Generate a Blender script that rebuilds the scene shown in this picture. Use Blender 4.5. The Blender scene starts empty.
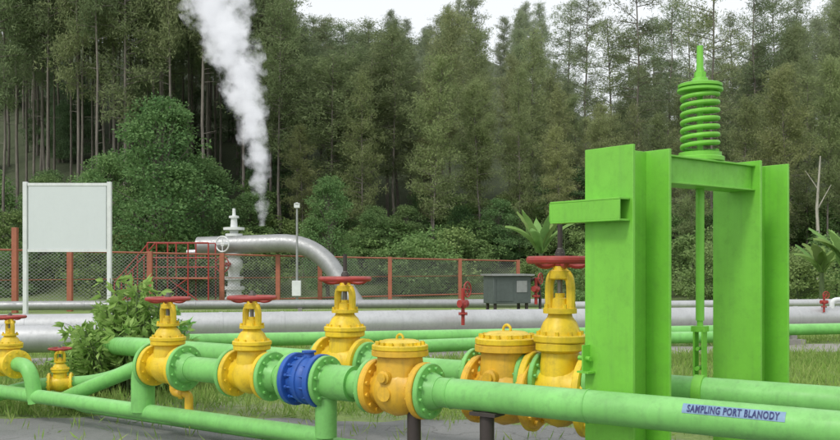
import bpy, math, random
import numpy as np
from mathutils import Vector, Matrix
random.seed(7); rng=np.random.default_rng(7)
scene=bpy.context.scene
F=900.0; HY=265.0; H=1.6
def P(px,py,d): return Vector(((px-420)/F*d, d, H-(py-HY)/F*d))
def G(px,d,z=0.0): return Vector(((px-420)/F*d, d, z))
K1=.0948; K2=.079
def hp(px,k=K1):
    y=HY+(px+900)*k; return P(px,y,810.0/(y-HY))
UX=Vector((1320/900.0,-1,0)).normalized()
UANG=math.atan2(UX.y,UX.x)
UN=Vector((-UX.y,UX.x,0))
# ------------------------------------------------------------ materials
def nm(name):
    m=bpy.data.materials.new(name); m.use_nodes=True
    nt=m.node_tree; bs=nt.nodes['Principled BSDF']; return m,nt,bs
def N(nt,t,**kw):
    n=nt.nodes.new(t)
    for k,v in kw.items():
        if k in n.inputs: n.inputs[k].default_value=v
        else: setattr(n,k,v)
    return n
def mix(nt,fac,a,b):
    n=nt.nodes.new('ShaderNodeMix'); n.data_type='RGBA'
    for s,v in ((n.inputs[0],fac),(n.inputs[6],a),(n.inputs[7],b)):
        if isinstance(v,bpy.types.NodeSocket): nt.links.new(v,s)
        elif isinstance(v,(int,float)): s.default_value=v
        else: s.default_value=(*v,1)
    return n.outputs[2]
def ramp(nt,src,a,b,c0=(0,0,0),c1=(1,1,1)):
    r=nt.nodes.new('ShaderNodeValToRGB'); e=r.color_ramp.elements
    e[0].position=a;e[1].position=b;e[0].color=(*c0,1);e[1].color=(*c1,1)
    nt.links.new(src,r.inputs[0]); return r.outputs[0]
def noise(nt,vec,scale,detail=4,rough=.6):
    n=N(nt,'ShaderNodeTexNoise'); n.inputs['Scale'].default_value=scale;n.inputs['Detail'].default_value=detail;n.inputs['Roughness'].default_value=rough
    if vec is not None: nt.links.new(vec,n.inputs['Vector'])
    return n.outputs[0]
def bump(nt,bs,src,st=.2,dist=.01):
    b=N(nt,'ShaderNodeBump'); b.inputs['Strength'].default_value=st;b.inputs['Distance'].default_value=dist
    nt.links.new(src,b.inputs['Height']); nt.links.new(b.outputs[0],bs.inputs['Normal'])
def paint(name,col,rough=.42,metal=0.0,dirt=.5,rust=.35,dust=(.32,.32,.26)):
    m,nt,bs=nm(name)
    geo=N(nt,'ShaderNodeNewGeometry'); pos=geo.outputs['Position']
    n1=noise(nt,pos,3.0,6,.65); n2=noise(nt,pos,28,5,.7); n3=noise(nt,pos,11,8,.75)
    v_=.5*min(dirt,.6)
    c=mix(nt,ramp(nt,n1,.3,.72),tuple(x*(1-v_*.7) for x in col),tuple(min(1,x*(1+v_*.4)) for x in col))
    g=ramp(nt,n3,.5,.78)
    gm=N(nt,'ShaderNodeMath',operation='MULTIPLY'); nt.links.new(g,gm.inputs[0]); gm.inputs[1].default_value=dirt
    c=mix(nt,gm.outputs[0],c,tuple(x*.42+.02 for x in col))
    rs=ramp(nt,n2,.66,.74)
    rm=N(nt,'ShaderNodeMath',operation='MULTIPLY'); nt.links.new(rs,rm.inputs[0]); rm.inputs[1].default_value=rust
    c=mix(nt,rm.outputs[0],c,(.10,.055,.03))
    sx=N(nt,'ShaderNodeSeparateXYZ'); nt.links.new(geo.outputs['Normal'],sx.inputs[0])
    dz=ramp(nt,sx.outputs[2],.55,1.0)
    dm=N(nt,'ShaderNodeMath',operation='MULTIPLY'); nt.links.new(dz,dm.inputs[0]); nt.links.new(ramp(nt,n1,.3,.8,(.08,)*3,(.42,)*3),dm.inputs[1])
    c=mix(nt,dm.outputs[0],c,dust)
    # faint vertical run marks
    mp=N(nt,'ShaderNodeMapping'); mp.inputs['Scale'].default_value=(22,22,1.3); nt.links.new(pos,mp.inputs[0])
    n4=noise(nt,mp.outputs[0],1.0,4,.6)
    vm=N(nt,'ShaderNodeMath',operation='MULTIPLY'); nt.links.new(ramp(nt,n4,.5,.72),vm.inputs[0]); vm.inputs[1].default_value=dirt*.55
    c=mix(nt,vm.outputs[0],c,tuple(x*.5+.03 for x in col))
    nt.links.new(c,bs.inputs['Base Color'])
    nt.links.new(ramp(nt,n3,.3,.8,(rough-.1,)*3,(rough+.3,)*3),bs.inputs['Roughness'])
    bs.inputs['Metallic'].default_value=metal
    bump(nt,bs,n2,.12,.006)
    return m
GREEN=paint('green_paint',(.20,.54,.13),dust=(.42,.60,.38),dirt=.55)
GREEN2=paint('frame_green_paint',(.185,.54,.05),rough=.42,dirt=.38,rust=.35,dust=(.34,.56,.22))
YEL=paint('yellow_paint',(.80,.565,.02),dirt=.75,rust=.45,dust=(.66,.55,.22))
YEL2=paint('ochre_paint',(.77,.46,.03),dirt=.8,rust=.5,dust=(.6,.48,.2))
RED=paint('red_paint',(.38,.035,.028),dirt=.8,rust=.5)
BLUE=paint('blue_paint',(.018,.10,.42),dirt=.7,dust=(.10,.20,.44))
REDPOST=paint('brick_red_post',(.40,.13,.075),dirt=.7,rust=.45)
STEEL=paint('bolt_steel',(.22,.21,.19),rough=.5,metal=.6)
DARK=paint('dark_support',(.045,.035,.03),rough=.6)
SILV=paint('aluminium_cladding',(.53,.535,.54),rough=.42,metal=.45,dirt=.35,rust=.05,dust=(.56,.56,.56))
SILV2=paint('dull_cladding',(.36,.365,.365),rough=.42,metal=.5,dirt=.45,rust=.08,dust=(.45,.45,.44))
WHITE=paint('white_paint',(.70,.72,.72),rough=.5,dirt=.3,rust=.1,dust=(.62,.62,.6))
PANEL=paint('sign_panel',(.62,.66,.67),rough=.5,dirt=.06,rust=.0,dust=(.6,.6,.6))
CONC=paint('concrete',(.30,.29,.26),rough=.8,dirt=.6,rust=.1)
CAB=paint('cabinet_grey',(.09,.11,.105),rough=.5)
LBL=paint('label_band',(.19,.31,.45),rough=.5,dirt=.6,rust=.15,dust=(.24,.36,.46))
LTX=paint('label_text',(.012,.02,.12),rough=.5,dirt=.1,rust=.0,dust=(.012,.02,.12))
def barkmat(name,col):
    m,nt,bs=nm(name); tc=N(nt,'ShaderNodeTexCoord')
    mp=N(nt,'ShaderNodeMapping'); mp.inputs['Scale'].default_value=(6,6,.8); nt.links.new(tc.outputs['Object'],mp.inputs[0])
    n=noise(nt,mp.outputs[0],2,5,.7)
    nt.links.new(mix(nt,ramp(nt,n,.3,.7),tuple(x*.5 for x in col),tuple(x*1.35 for x in col)),bs.inputs['Base Color'])
    bs.inputs['Roughness'].default_value=.9; return m
BARK=barkmat('pine_bark',(.19,.168,.145)); BARK2=barkmat('pale_bark',(.36,.34,.29)); BARK3=barkmat('stem_green',(.09,.13,.05))
def leafmat(name,c0,c1,c2,trans=.3,rough=.6,nscale=.5,pale=0):
    m,nt,bs=nm(name)
    geo=N(nt,'ShaderNodeNewGeometry'); oi=N(nt,'ShaderNodeObjectInfo')
    n=noise(nt,geo.outputs['Position'],nscale,3,.6)
    c=mix(nt,ramp(nt,n,.35,.68),c0,c1)
    r=N(nt,'ShaderNodeMath',operation='MULTIPLY'); nt.links.new(geo.outputs['Random Per Island'],r.inputs[0]); r.inputs[1].default_value=.7
    c=mix(nt,r.outputs[0],c,c2)
    hs=N(nt,'ShaderNodeHueSaturation')
    mr=N(nt,'ShaderNodeMapRange'); mr.inputs['To Min'].default_value=.78; mr.inputs['To Max'].default_value=1.25
    nt.links.new(oi.outputs['Random'],mr.inputs[0]); nt.links.new(mr.outputs[0],hs.inputs['Value'])
    mr2=N(nt,'ShaderNodeMapRange'); mr2.inputs['To Min'].default_value=.475; mr2.inputs['To Max'].default_value=.515
    ml=N(nt,'ShaderNodeMath',operation='FRACT'); m9=N(nt,'ShaderNodeMath',operation='MULTIPLY'); nt.links.new(oi.outputs['Random'],m9.inputs[0]); m9.inputs[1].default_value=7.3
    nt.links.new(m9.outputs[0],ml.inputs[0]); nt.links.new(ml.outputs[0],mr2.inputs[0]); nt.links.new(mr2.outputs[0],hs.inputs['Hue'])
    nt.links.new(c,hs.inputs['Color']); c=hs.outputs[0]
    if pale:  # aerial haze painted into the leaf colour, paler with distance
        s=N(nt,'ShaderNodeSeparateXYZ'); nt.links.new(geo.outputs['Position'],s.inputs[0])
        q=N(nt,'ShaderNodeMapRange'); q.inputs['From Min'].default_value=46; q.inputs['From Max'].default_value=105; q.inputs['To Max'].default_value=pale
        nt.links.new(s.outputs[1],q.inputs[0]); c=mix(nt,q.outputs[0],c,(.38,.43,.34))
    df=N(nt,'ShaderNodeBsdfDiffuse'); nt.links.new(c,df.inputs[0])
    tr=N(nt,'ShaderNodeBsdfTranslucent'); nt.links.new(c,tr.inputs[0])
    ms=N(nt,'ShaderNodeMixShader'); ms.inputs[0].default_value=trans
    nt.links.new(df.outputs[0],ms.inputs[1]); nt.links.new(tr.outputs[0],ms.inputs[2])
    nt.links.new(ms.outputs[0],nt.nodes['Material Output'].inputs[0]); nt.nodes.remove(bs); return m
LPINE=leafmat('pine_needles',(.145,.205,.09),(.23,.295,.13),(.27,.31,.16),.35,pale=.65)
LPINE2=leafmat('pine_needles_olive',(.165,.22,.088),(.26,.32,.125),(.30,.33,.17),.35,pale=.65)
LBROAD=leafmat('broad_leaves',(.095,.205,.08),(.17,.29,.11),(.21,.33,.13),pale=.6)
LSHRUB=leafmat('shrub_leaves',(.12,.21,.07),(.21,.33,.11),(.26,.36,.15))
LBUSH=leafmat('bush_leaves',(.22,.46,.10),(.34,.60,.16),(.42,.64,.23),.38,nscale=4)
LBAN=leafmat('banana_leaf',(.12,.25,.06),(.21,.38,.11),(.3,.42,.16),nscale=2)
LGRASS=leafmat('grass_blades',(.15,.28,.05),(.27,.40,.09),(.38,.43,.16),nscale=.8)
def groundmat():
    m,nt,bs=nm('ground_soil_grass'); geo=N(nt,'ShaderNodeNewGeometry'); pos=geo.outputs['Position']
    n1=noise(nt,pos,.45,6,.65); n2=noise(nt,pos,9,8,.75); n3=noise(nt,pos,60,4,.7)
    grass=mix(nt,ramp(nt,n2,.3,.7),(.12,.20,.045),(.25,.33,.10))
    soil=mix(nt,ramp(nt,n3,.3,.7),(.17,.16,.12),(.36,.34,.29))
    c=mix(nt,ramp(nt,n1,.30,.48),soil,grass)
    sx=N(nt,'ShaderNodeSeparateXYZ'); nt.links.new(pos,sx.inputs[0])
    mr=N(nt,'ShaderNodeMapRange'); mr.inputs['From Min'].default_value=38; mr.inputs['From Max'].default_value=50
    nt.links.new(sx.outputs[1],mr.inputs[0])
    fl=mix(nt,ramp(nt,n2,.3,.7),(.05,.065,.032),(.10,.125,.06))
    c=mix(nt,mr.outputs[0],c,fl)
    nt.links.new(c,bs.inputs['Base Color']); bs.inputs['Roughness'].default_value=.95
    bump(nt,bs,n3,.6,.03); return m
def asphaltmat(name,a,b,crack=True):
    m,nt,bs=nm(name); geo=N(nt,'ShaderNodeNewGeometry'); pos=geo.outputs['Position']
    n1=noise(nt,pos,.9,6,.7); n3=noise(nt,pos,90,4,.8); n2=noise(nt,pos,7,6,.7)
    c=mix(nt,ramp(nt,n1,.35,.68),a,b)
    c=mix(nt,ramp(nt,n3,.35,.75,(0,0,0),(.55,.55,.55)),c,tuple(x*1.7 for x in b))
    c=mix(nt,ramp(nt,n2,.55,.75,(0,0,0),(.45,.45,.45)),c,tuple(x*.5 for x in a))
    if crack:
        v=N(nt,'ShaderNodeTexVoronoi',feature='DISTANCE_TO_EDGE'); v.inputs['Scale'].default_value=.45
        ad=N(nt,'ShaderNodeVectorMath',operation='ADD'); nt.links.new(pos,ad.inputs[0])
        nn=N(nt,'ShaderNodeTexNoise'); nn.inputs['Scale'].default_value=1.8; nn.inputs['Detail'].default_value=6; nt.links.new(pos,nn.inputs['Vector']); nt.links.new(nn.outputs[1],ad.inputs[1])
        nt.links.new(ad.outputs[0],v.inputs['Vector'])
        c=mix(nt,ramp(nt,v.outputs[0],.001,.007,(.6,.6,.6),(0,0,0)),c,(.06,.058,.05))
    nt.links.new(c,bs.inputs['Base Color'])
    nt.links.new(ramp(nt,n1,.3,.7,(.6,)*3,(.95,)*3),bs.inputs['Roughness'])
    bump(nt,bs,n3,.5,.01); return m
ASPH=asphaltmat('worn_asphalt',(.12,.122,.12),(.20,.20,.195))
GRAV=asphaltmat('gravel',(.20,.19,.17),(.32,.31,.28),False)
# ------------------------------------------------------------ mesh builder
def axes(d):
    d=Vector(d).normalized(); a=Vector((0,0,1)) if abs(d.z)<.9 else Vector((1,0,0))
    x=a.cross(d).normalized(); return x,d.cross(x).normalized(),d
class B:
    def __init__(s): s.v=[]; s.f=[]
    def add(s,vs,fs):
        o=len(s.v); s.v+= [tuple(v) for v in vs]; s.f+=[tuple(i+o for i in f) for f in fs]; return s
    def rev(s,o,d,prof,n=24,sx=1,sy=1):
        x,y,z=axes(d); o=Vector(o); vs=[];fs=[]
        for t,r in prof:
            for i in range(n):
                a=2*math.pi*i/n; vs.append(o+z*t+x*(r*sx*math.cos(a))+y*(r*sy*math.sin(a)))
        m=len(prof)
        for j in range(m-1):
            for i in range(n):
                k=(i+1)%n; fs.append((j*n+i,j*n+k,(j+1)*n+k,(j+1)*n+i))
        fs.append(tuple(reversed(range(n)))); fs.append(tuple(range((m-1)*n,m*n)))
        return s.add(vs,fs)
    def cyl(s,p0,p1,r0,r1=None,n=16):
        p0=Vector(p0);p1=Vector(p1); r1=r0 if r1 is None else r1
        return s.rev(p0,p1-p0,[(0,r0),((p1-p0).length,r1)],n)
    def box(s,c,hx,hy,hz,X=(1,0,0),Y=(0,1,0),Z=(0,0,1)):
        c=Vector(c);X=Vector(X);Y=Vector(Y);Z=Vector(Z)
        vs=[c+X*(a*hx)+Y*(b*hy)+Z*(e*hz) for a in(-1,1) for b in(-1,1) for e in(-1,1)]
        return s.add(vs,[(0,1,3,2),(4,6,7,5),(0,4,5,1),(2,3,7,6),(0,2,6,4),(1,5,7,3)])
    def torus(s,c,d,R,r,n=32,m=10,flat=1):
        x,y,z=axes(d);c=Vector(c);vs=[];fs=[]
        for i in range(n):
            a=2*math.pi*i/n; e=x*math.cos(a)+y*math.sin(a)
            for j in range(m):
                b=2*math.pi*j/m; vs.append(c+e*(R+r*math.cos(b))+z*(r*flat*math.sin(b)))
        for i in range(n):
            for j in range(m):
                fs.append((i*m+j,((i+1)%n)*m+j,((i+1)%n)*m+(j+1)%m,i*m+(j+1)%m))
        return s.add(vs,fs)
    def tube(s,pts,r,n=20,closed=False):
        pts=[Vector(p) for p in pts]; rr=r if isinstance(r,(list,tuple)) else [r]*len(pts)
        vs=[];fs=[]; t=(pts[1]-pts[0]).normalized(); x,y,z=axes(t)
        for i,p in enumerate(pts):
            if i==0: tt=pts[1]-pts[0]
            elif i==len(pts)-1: tt=pts[-1]-pts[-2]
            else: tt=(pts[i+1]-pts[i]).normalized()+(pts[i]-pts[i-1]).normalized()
            tt.normalize(); x=(x-tt*x.dot(tt)).normalized(); y=tt.cross(x)
            for k in range(n):
                a=2*math.pi*k/n; vs.append(p+x*(rr[i]*math.cos(a))+y*(rr[i]*math.sin(a)))
        for i in range(len(pts)-1):
            for k in range(n):
                q=(k+1)%n; fs.append((i*n+k,i*n+q,(i+1)*n+q,(i+1)*n+k))
        fs.append(tuple(reversed(range(n)))); fs.append(tuple(range((len(pts)-1)*n,len(pts)*n)))
        return s.add(vs,fs)
    def flange(s,c,d,R,t,bolts=10,br=.012,bore=0):
        c=Vector(c); d=Vector(d).normalized(); e=t*.15
        s.rev(c-d*t/2,d,[(0,R-e),(e,R),(t-e,R),(t,R-e)],32)
        x,y,z=axes(d)
        for i in range(bolts):
            a=2*math.pi*(i+.5)/bolts; p=c+(x*math.cos(a)+y*math.sin(a))*R*.82
            s.cyl(p-d*(t/2+br*1.4),p+d*(t/2+br*1.4),br,n=6)
        return s
def fillet(pts,R,n=8):
    pts=[Vector(p) for p in pts]; out=[pts[0]]
    for i in range(1,len(pts)-1):
        a,b,c=pts[i-1],pts[i],pts[i+1]; da=(a-b);dc=(c-b); l=min(R,da.length*.45,dc.length*.45)
        p0=b+da.normalized()*l;p1=b+dc.normalized()*l
        for k in range(n+1):
            t=k/n; out.append(p0*(1-t)**2+b*2*t*(1-t)+p1*t*t)
    out.append(pts[-1]); return out
col=scene.collection
def thing(name,label,cat,loc=(0,0,0),rz=0,sc=(1,1,1),group=None,kind=None):
    e=bpy.data.objects.new(name,None); col.objects.link(e); e.empty_display_size=.2
    e.location=loc; e.rotation_euler=(0,0,rz); e.scale=sc if not isinstance(sc,(int,float)) else (sc,)*3
    e['label']=label; e['category']=cat
    if group: e['group']=group
    if kind: e['kind']=kind
    return e
def mesh(name,b,mat,parent=None,angle=35,bevel=0,label=None,off=None):
    me=bpy.data.meshes.new(name)
    vs=b.v if off is None else [tuple(Vector(v)-Vector(off)) for v in b.v]
    me.from_pydata(vs,[],b.f); me.materials.append(mat)
    me.polygons.foreach_set('use_smooth',[True]*len(me.polygons)); me.set_sharp_from_angle(angle=math.radians(angle))
    o=bpy.data.objects.new(name,me); col.objects.link(o)
    if parent is not None: o.parent=parent
    if bevel:
        md=o.modifiers.new('bevel','BEVEL'); md.width=bevel; md.segments=2; md.limit_method='ANGLE'
    if label: o['label']=label
    return o
def copything(src,loc,rz=None,sc=None,label=None,group=None,name=None):
    e=src.copy(); col.objects.link(e); e.location=loc
    if name: e.name=name
    if rz is not None: e.rotation_euler=(0,0,rz)
    if sc is not None: e.scale=sc if not isinstance(sc,(int,float)) else (sc,)*3
    if label: e['label']=label
    if group: e['group']=group
    def rec(a,bp):
        for c in a.children:
            k=c.copy(); col.objects.link(k); k.parent=bp; rec(c,k)
    rec(src,e); return e
# ------------------------------------------------------------ ground
def hgt(x,y):
    s=np.clip((y-45)/75.0,0,1.0)
    base=31*s**1.1
    t=np.clip((x-2)/26.0,0,1); f=1-.36*t*t*(3-2*t)
    return base*f+ np.where(y>46,0.5*np.sin(x*.31)*np.cos(y*.23),0)*np.clip(s*4,0,1)
xs=np.concatenate([np.linspace(-500,-110,16),np.linspace(-100,100,81),np.linspace(110,500,16)])
ys=np.concatenate([np.linspace(-300,-20,8),np.linspace(-10,40,11),np.linspace(43,200,60),np.linspace(215,700,14)])
b=B(); vs=[(x,y,float(hgt(x,y))) for y in ys for x in xs]; nx=len(xs)
fs=[(j*nx+i,j*nx+i+1,(j+1)*nx+i+1,(j+1)*nx+i) for j in range(len(ys)-1) for i in range(nx-1)]
b.add(vs,fs); g=mesh('ground',b,groundmat(),angle=180); g['kind']='structure'; g['label']='grassy soil ground rising to a wooded hillside'; g['category']='ground'
def sheet(name,ya,yb,x0,x1,z,mat,label,amp=.2,n=160):
    b=B(); vs=[];
    for i in range(n+1):
        x=x0+(x1-x0)*i/n
        w=amp*(math.sin(x*1.7)+.6*math.sin(x*4.1+1)+.4*math.sin(x*9.7+2))
        vs+=[(x,ya(x)-(w*.6 if amp and ya(x)>0 else 0),z),(x,yb(x)+w,z)]
    b.add(vs,[(2*i,2*i+2,2*i+3,2*i+1) for i in range(n)])
    o=mesh(name,b,mat,angle=180); o['kind']='structure'; o['label']=label; o['category']=name; return o
EDGE=lambda x:9.55-.10*abs(x+3)-(.35*max(0,x-.5))
sheet('asphalt_pavement',lambda x:-12,EDGE,-16,16,.004,ASPH,'worn grey asphalt apron beneath the pipes',amp=.10,n=300)
sheet('gravel_path',lambda x:15.4+.16*x,lambda x:16.6+.19*x,-25,30,.004,GRAV,'pale gravel strip under the clad pipelines',amp=.10,n=300)
# ------------------------------------------------------------ valves
def gate_valve():
    e=thing('gate_valve','x','valve')
    b=B()
    b.rev((-.20,0,0),(1,0,0),[(0,.175),(.005,.19),(.04,.19),(.045,.185),(.05,.125),(.10,.125),(.15,.15),(.20,.158),(.25,.15),(.30,.125),(.35,.125),(.355,.185),(.36,.19),(.395,.19),(.40,.175)],32)
    b.flange((-.178,0,0),(1,0,0),.187,.036,10,.013); b.flange((.178,0,0),(1,0,0),.187,.036,10,.013)
    b.rev((0,0,0),(0,0,1),[(0,.135),(.14,.128),(.19,.12),(.2,.15),(.205,.158),(.235,.158),(.238,.15)],28,sx=1,sy=.9)
    mesh('body',b,YEL,e)
    b=B(); b.flange((0,0,.256),(0,0,1),.158,.034,10,.012)
    b.rev((0,0,.27),(0,0,1),[(0,.125),(.02,.12),(.06,.1),(.085,.075),(.10,.07),(.102,.10),(.125,.10),(.127,.06)],24)
    for i in range(4):
        a=i*math.pi/2+.785; b.cyl((math.cos(a)*.085,math.sin(a)*.085,.385),(math.cos(a)*.085,math.sin(a)*.085,.415),.012,n=6)
    mesh('bonnet',b,YEL,e)
    b=B()
    for s in(-1,1):
        pts=[Vector((s*x,0,z)) for x,z in((.066,.385),(.070,.42),(.070,.50),(.060,.54),(.02,.56))]
        b.tube(fillet(pts,.03,4),.027,10)
    b.rev((0,0,.528),(0,0,1),[(0,.055),(.005,.064),(.04,.064),(.045,.045),(.062,.04)],18)
    b.rev((0,0,.39),(0,0,1),[(0,.05),(.05,.045),(.055,.03),(.075,.03)],14)
    mesh('yoke',b,YEL,e)
    b=B(); b.cyl((0,0,.36),(0,0,.675),.016,n=12); b.rev((0,0,.63),(0,0,1),[(0,.03),(.025,.03)],6); mesh('stem',b,STEEL,e)
    b=B(); b.torus((0,0,.618),(0,0,1),.182,.019,36,10)
    b.rev((0,0,.592),(0,0,1),[(0,.04),(.035,.045),(.045,.03)],16)
    for i in range(5):
        a=i*2*math.pi/5+.4; c,s=math.cos(a),math.sin(a)
        b.tube(fillet([(c*.03,s*.03,.606),(c*.09,s*.09,.588),(c*.14,s*.14,.592),(c*.18,s*.18,.618)],.03,3),.013,8)
    mesh('handwheel',b,RED,e); return e
gv0=gate_valve()
GRP='gate valves on the green pipelines'
gv0.location=hp(168); gv0.rotation_euler=(0,0,UANG); gv0.scale=(1,1,.97)
gv0['label']='yellow gate valve with red handwheel beside the drop pipe'; gv0['group']=GRP
copything(gv0,hp(252),UANG,(1.02,1.02,1.02),'yellow gate valve with red handwheel next to blue valve',GRP)
v3=copything(gv0,hp(345,K2),UANG,(1.22,1.22,1.25),'yellow gate valve with raised stem and red handwheel',GRP)
v4=copything(gv0,hp(560,K2)-Vector((0,0,.10)),UANG,(1.3,1.35,1.68),'tall yellow gate valve with red handwheel beside steel frame',GRP)
v5=copything(gv0,P(10,363,9.4),UANG-.1,(.82,.82,.78),'small yellow gate valve with red handwheel on low branch',GRP)
v6=copything(gv0,P(60,383,9.7),UANG+.9,(.62,.62,.60),'smallest yellow gate valve close to the ground',GRP)
for v in (v3,v4):
    b=B(); b.cyl((0,0,.60),(0,0,.80),.015,n=12); b.rev((0,0,.62),(0,0,1),[(0,.03),(.03,.03),(.05,.02)],12)
    mesh('stem_extension',b,DARK,v)
def check_valve():
    e=thing('check_valve','ochre yellow check valve with bolted round cover','valve')
    b=B()
    b.rev((-.24,0,0),(1,0,0),[(0,.19),(.005,.205),(.05,.205),(.055,.20),(.06,.135),(.09,.14),(.15,.185),(.24,.205),(.33,.185),(.39,.14),(.42,.135),(.425,.20),(.43,.205),(.475,.205),(.48,.19)],36)
    for s in(-1,1): b.flange((s*.215,0,0),(1,0,0),.208,.046,12,.017)
    b.rev((0,0,0),(0,0,1),[(0,.18),(.17,.172),(.24,.165),(.245,.20),(.25,.208),(.285,.208),(.288,.2)],32)
    for s in (-1,1): b.rev((0,s*.15,.1),(0,s,0),[(0,.05),(.06,.05),(.065,.035),(.085,.035)],12)
    b.rev((0,-.17,-.02),(0,-1,0),[(0,.06),(.035,.055),(.036,.02)],16)
    mesh('body',b,YEL2,e)
    b=B(); b.flange((0,0,.309),(0,0,1),.206,.038,14,.016)
    b.rev((0,0,.327),(0,0,1),[(0,.155),(.02,.15),(.035,.12),(.04,.05)],28)
    b.torus((0,0,.375),(0,1,0),.028,.009,16,8)
    mesh('cover',b,YEL,e); return e
cv=check_valve(); cv.location=hp(400); cv.rotation_euler=(0,0,UANG); cv['group']='check valves on the green pipelines'; cv.scale=(1,1,.98)
copything(cv,hp(507,K2)-Vector((0,0,.12)),UANG,(1.2,1.4,1.33),'ochre yellow check valve behind the main green pipe')
bv=thing('wafer_valve','blue flanged valve between green pipe flanges','valve',hp(309),UANG,(1.02,1.04,1.04))
b=B(); b.rev((-.15,0,0),(1,0,0),[(0,.19),(.005,.2),(.045,.2),(.05,.155),(.08,.155),(.1,.172),(.14,.176),(.145,.186),(.16,.186),(.165,.176),(.2,.172),(.22,.155),(.25,.155),(.255,.2),(.295,.2),(.3,.19)],36)
for s in(-1,1): b.flange((s*.125,0,0),(1,0,0),.2,.044,12,.016)
for i in range(12):
    a=2*math.pi*(i+.5)/12; b.cyl((-.13,math.cos(a)*.166,math.sin(a)*.166),(.13,math.cos(a)*.166,math.sin(a)*.166),.009,n=6)
mesh('body',b,BLUE,bv)
b=B(); b.rev((0,0,.17),(0,0,1),[(0,.045),(.035,.04),(.037,.055),(.05,.055),(.053,.025)],18); mesh('cap',b,BLUE,bv)
# ------------------------------------------------------------ pipelines
PR=.105
def flanges(parent,k,lst,R,mat=GREEN,t=.04):
    for px,off in lst:
        b=B(); c=hp(px,k)+UX*off; b.flange(c,UX,R,t,12,.014)
        b.rev(c,UX*(1 if off>0 else -1),[(0,R*.72),(.05,PR+.02),(.09,PR+.004)],28)
        mesh('flange',b,mat,parent)
hdr=thing('main_pipeline','bright green main pipeline on short steel supports','pipe')
b=B()
low_z=.27
p143=hp(143); p323=hp(326)
b.tube(fillet([hp(1120),p143,Vector((p143.x,p143.y,low_z))],.17),PR,28)
mesh('pipe_run',b,GREEN,hdr)
flanges(hdr,K1,[(168,.222),(168,-.222),(252,.226),(252,-.226),(309,.178),(309,-.178),(400,.262),(400,-.262)],.2)
b=B(); b.tube([p323,Vector((p323.x,p323.y,low_z))],.085,24); b.torus((p323.x,p323.y,p323.z-.11),(0,0,1),.085,.012); mesh('drop_leg',b,GREEN,hdr)
b=B();c=hp(342); b.tube([c-UX*.12,c+UX*.12],.135,28); mesh('reducer_sleeve',b,GREEN,hdr)
for px in (452,588,1010):
    b=B(); c=hp(px); b.torus(c,UX,PR,.006,28,8); mesh('weld_seam',b,GREEN,hdr)
for px in (414,487,800):
    b=B(); c=hp(px); b.cyl((c.x,c.y,0),(c.x,c.y,c.z-PR+.01),.05,n=16); b.box((c.x,c.y,.01),.12,.12,.012); b.box((c.x,c.y,c.z-PR-.01),.1,.07,.012,UX,UN)
    mesh('support',b,DARK,hdr)
pa,pb=hp(687),hp(789); La=(pb-pa).length; th0=math.radians(34); hh=.031; Rl=PR+.002
def band(s,h,R=Rl):
    th=th0+h/PR; dr=(-UN)*math.cos(th)+Vector((0,0,1))*math.sin(th)
    return pa+UX*s+dr*R
b=B(); n=10; vs=[]
for j in range(n+1):
    h=-hh+2*hh*j/n; vs+=[band(0,h),band(La,h)]
b.add(vs,[(2*j,2*j+1,2*j+3,2*j+2) for j in range(n)]); mesh('label_band',b,LBL,hdr)
cu=bpy.data.curves.new('t','FONT'); cu.body='SAMPLING PORT BLANODY'; cu.size=1; cu.resolution_u=3; cu.offset=.03; cu.space_character=1.12
to=bpy.data.objects.new('t',cu); col.objects.link(to); bpy.context.view_layer.update()
tm=bpy.data.meshes.new_from_object(to.evaluated_get(bpy.context.evaluated_depsgraph_get())); bpy.data.objects.remove(to)
co=[v.co.copy() for v in tm.vertices]; mx=max(c.x for c in co); mn=min(c.x for c in co); my=max(c.y for c in co)
b=B(); b.add([band(.03+(c.x-mn)/(mx-mn)*(La-.06),-.022+c.y/my*.044,Rl+.004) for c in co],[tuple(p.vertices) for p in tm.polygons]); mesh('label_lettering',b,LTX,hdr)
r2=thing('second_pipeline','green pipeline parallel to the main one, hung in frame','pipe')
b=B(); pe=hp(132,K2); pf=P(98,345,12.0); b.tube(fillet([hp(1120,K2),pe,pf,pf-Vector((0,0,.55))],.3),PR,28); mesh('pipe_run',b,GREEN,r2)
flanges(r2,K2,[(345,.265),(345,-.265),(560,.285),(560,-.285),(507,.31),(507,-.31)],.21)
for px in (860,):
    b=B(); c=hp(px,K2); b.cyl((c.x,c.y,0),(c.x,c.y,c.z-PR+.01),.05,n=16); b.box((c.x,c.y,.01),.12,.12,.012); mesh('support',b,DARK,r2)
def pipeline(name,label,pts,r,mat,R=.25,seam=0,n=24,sup=None,supmat=None,cat='pipe'):
    e=thing(name,label,cat); b=B(); fp=fillet(pts,R,10)
    if seam:
        np_=[fp[0]];rr=[r]
        for a,c in zip(fp,fp[1:]):
            L=(c-a).length; dd=(c-a).normalized(); k=int(L/seam)
            for j in range(1,k):
                p=a+(c-a)*(j/k)
                np_+=[p-dd*.032,p-dd*.028,p+dd*.028,p+dd*.032]; rr+=[r,r+.006,r+.006,r]
            np_.append(c); rr.append(r)
        b.tube(np_,rr,n)
    else: b.tube(fp,r,n)
    mesh('pipe_run',b,mat,e)
    for p in sup or []:
        p=Vector(p); b=B(); d=(Vector(pts[1])-Vector(pts[0])); d.z=0; d.normalize(); dn=Vector((-d.y,d.x,0)).normalized()
        b.box((p.x,p.y,(p.z-r)/2),.06,r*.7,(p.z-r)/2+.02,d*1,dn); b.box((p.x,p.y,.05),.18,r*1.2,.05,d,dn)
        mesh('support',b,supmat or CONC,e)
    return e
lp=[Vector((p323.x,p323.y,low_z+.0)),Vector((p143.x,p143.y,low_z)),Vector((p143.x,p143.y,low_z))-UX*6]
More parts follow.
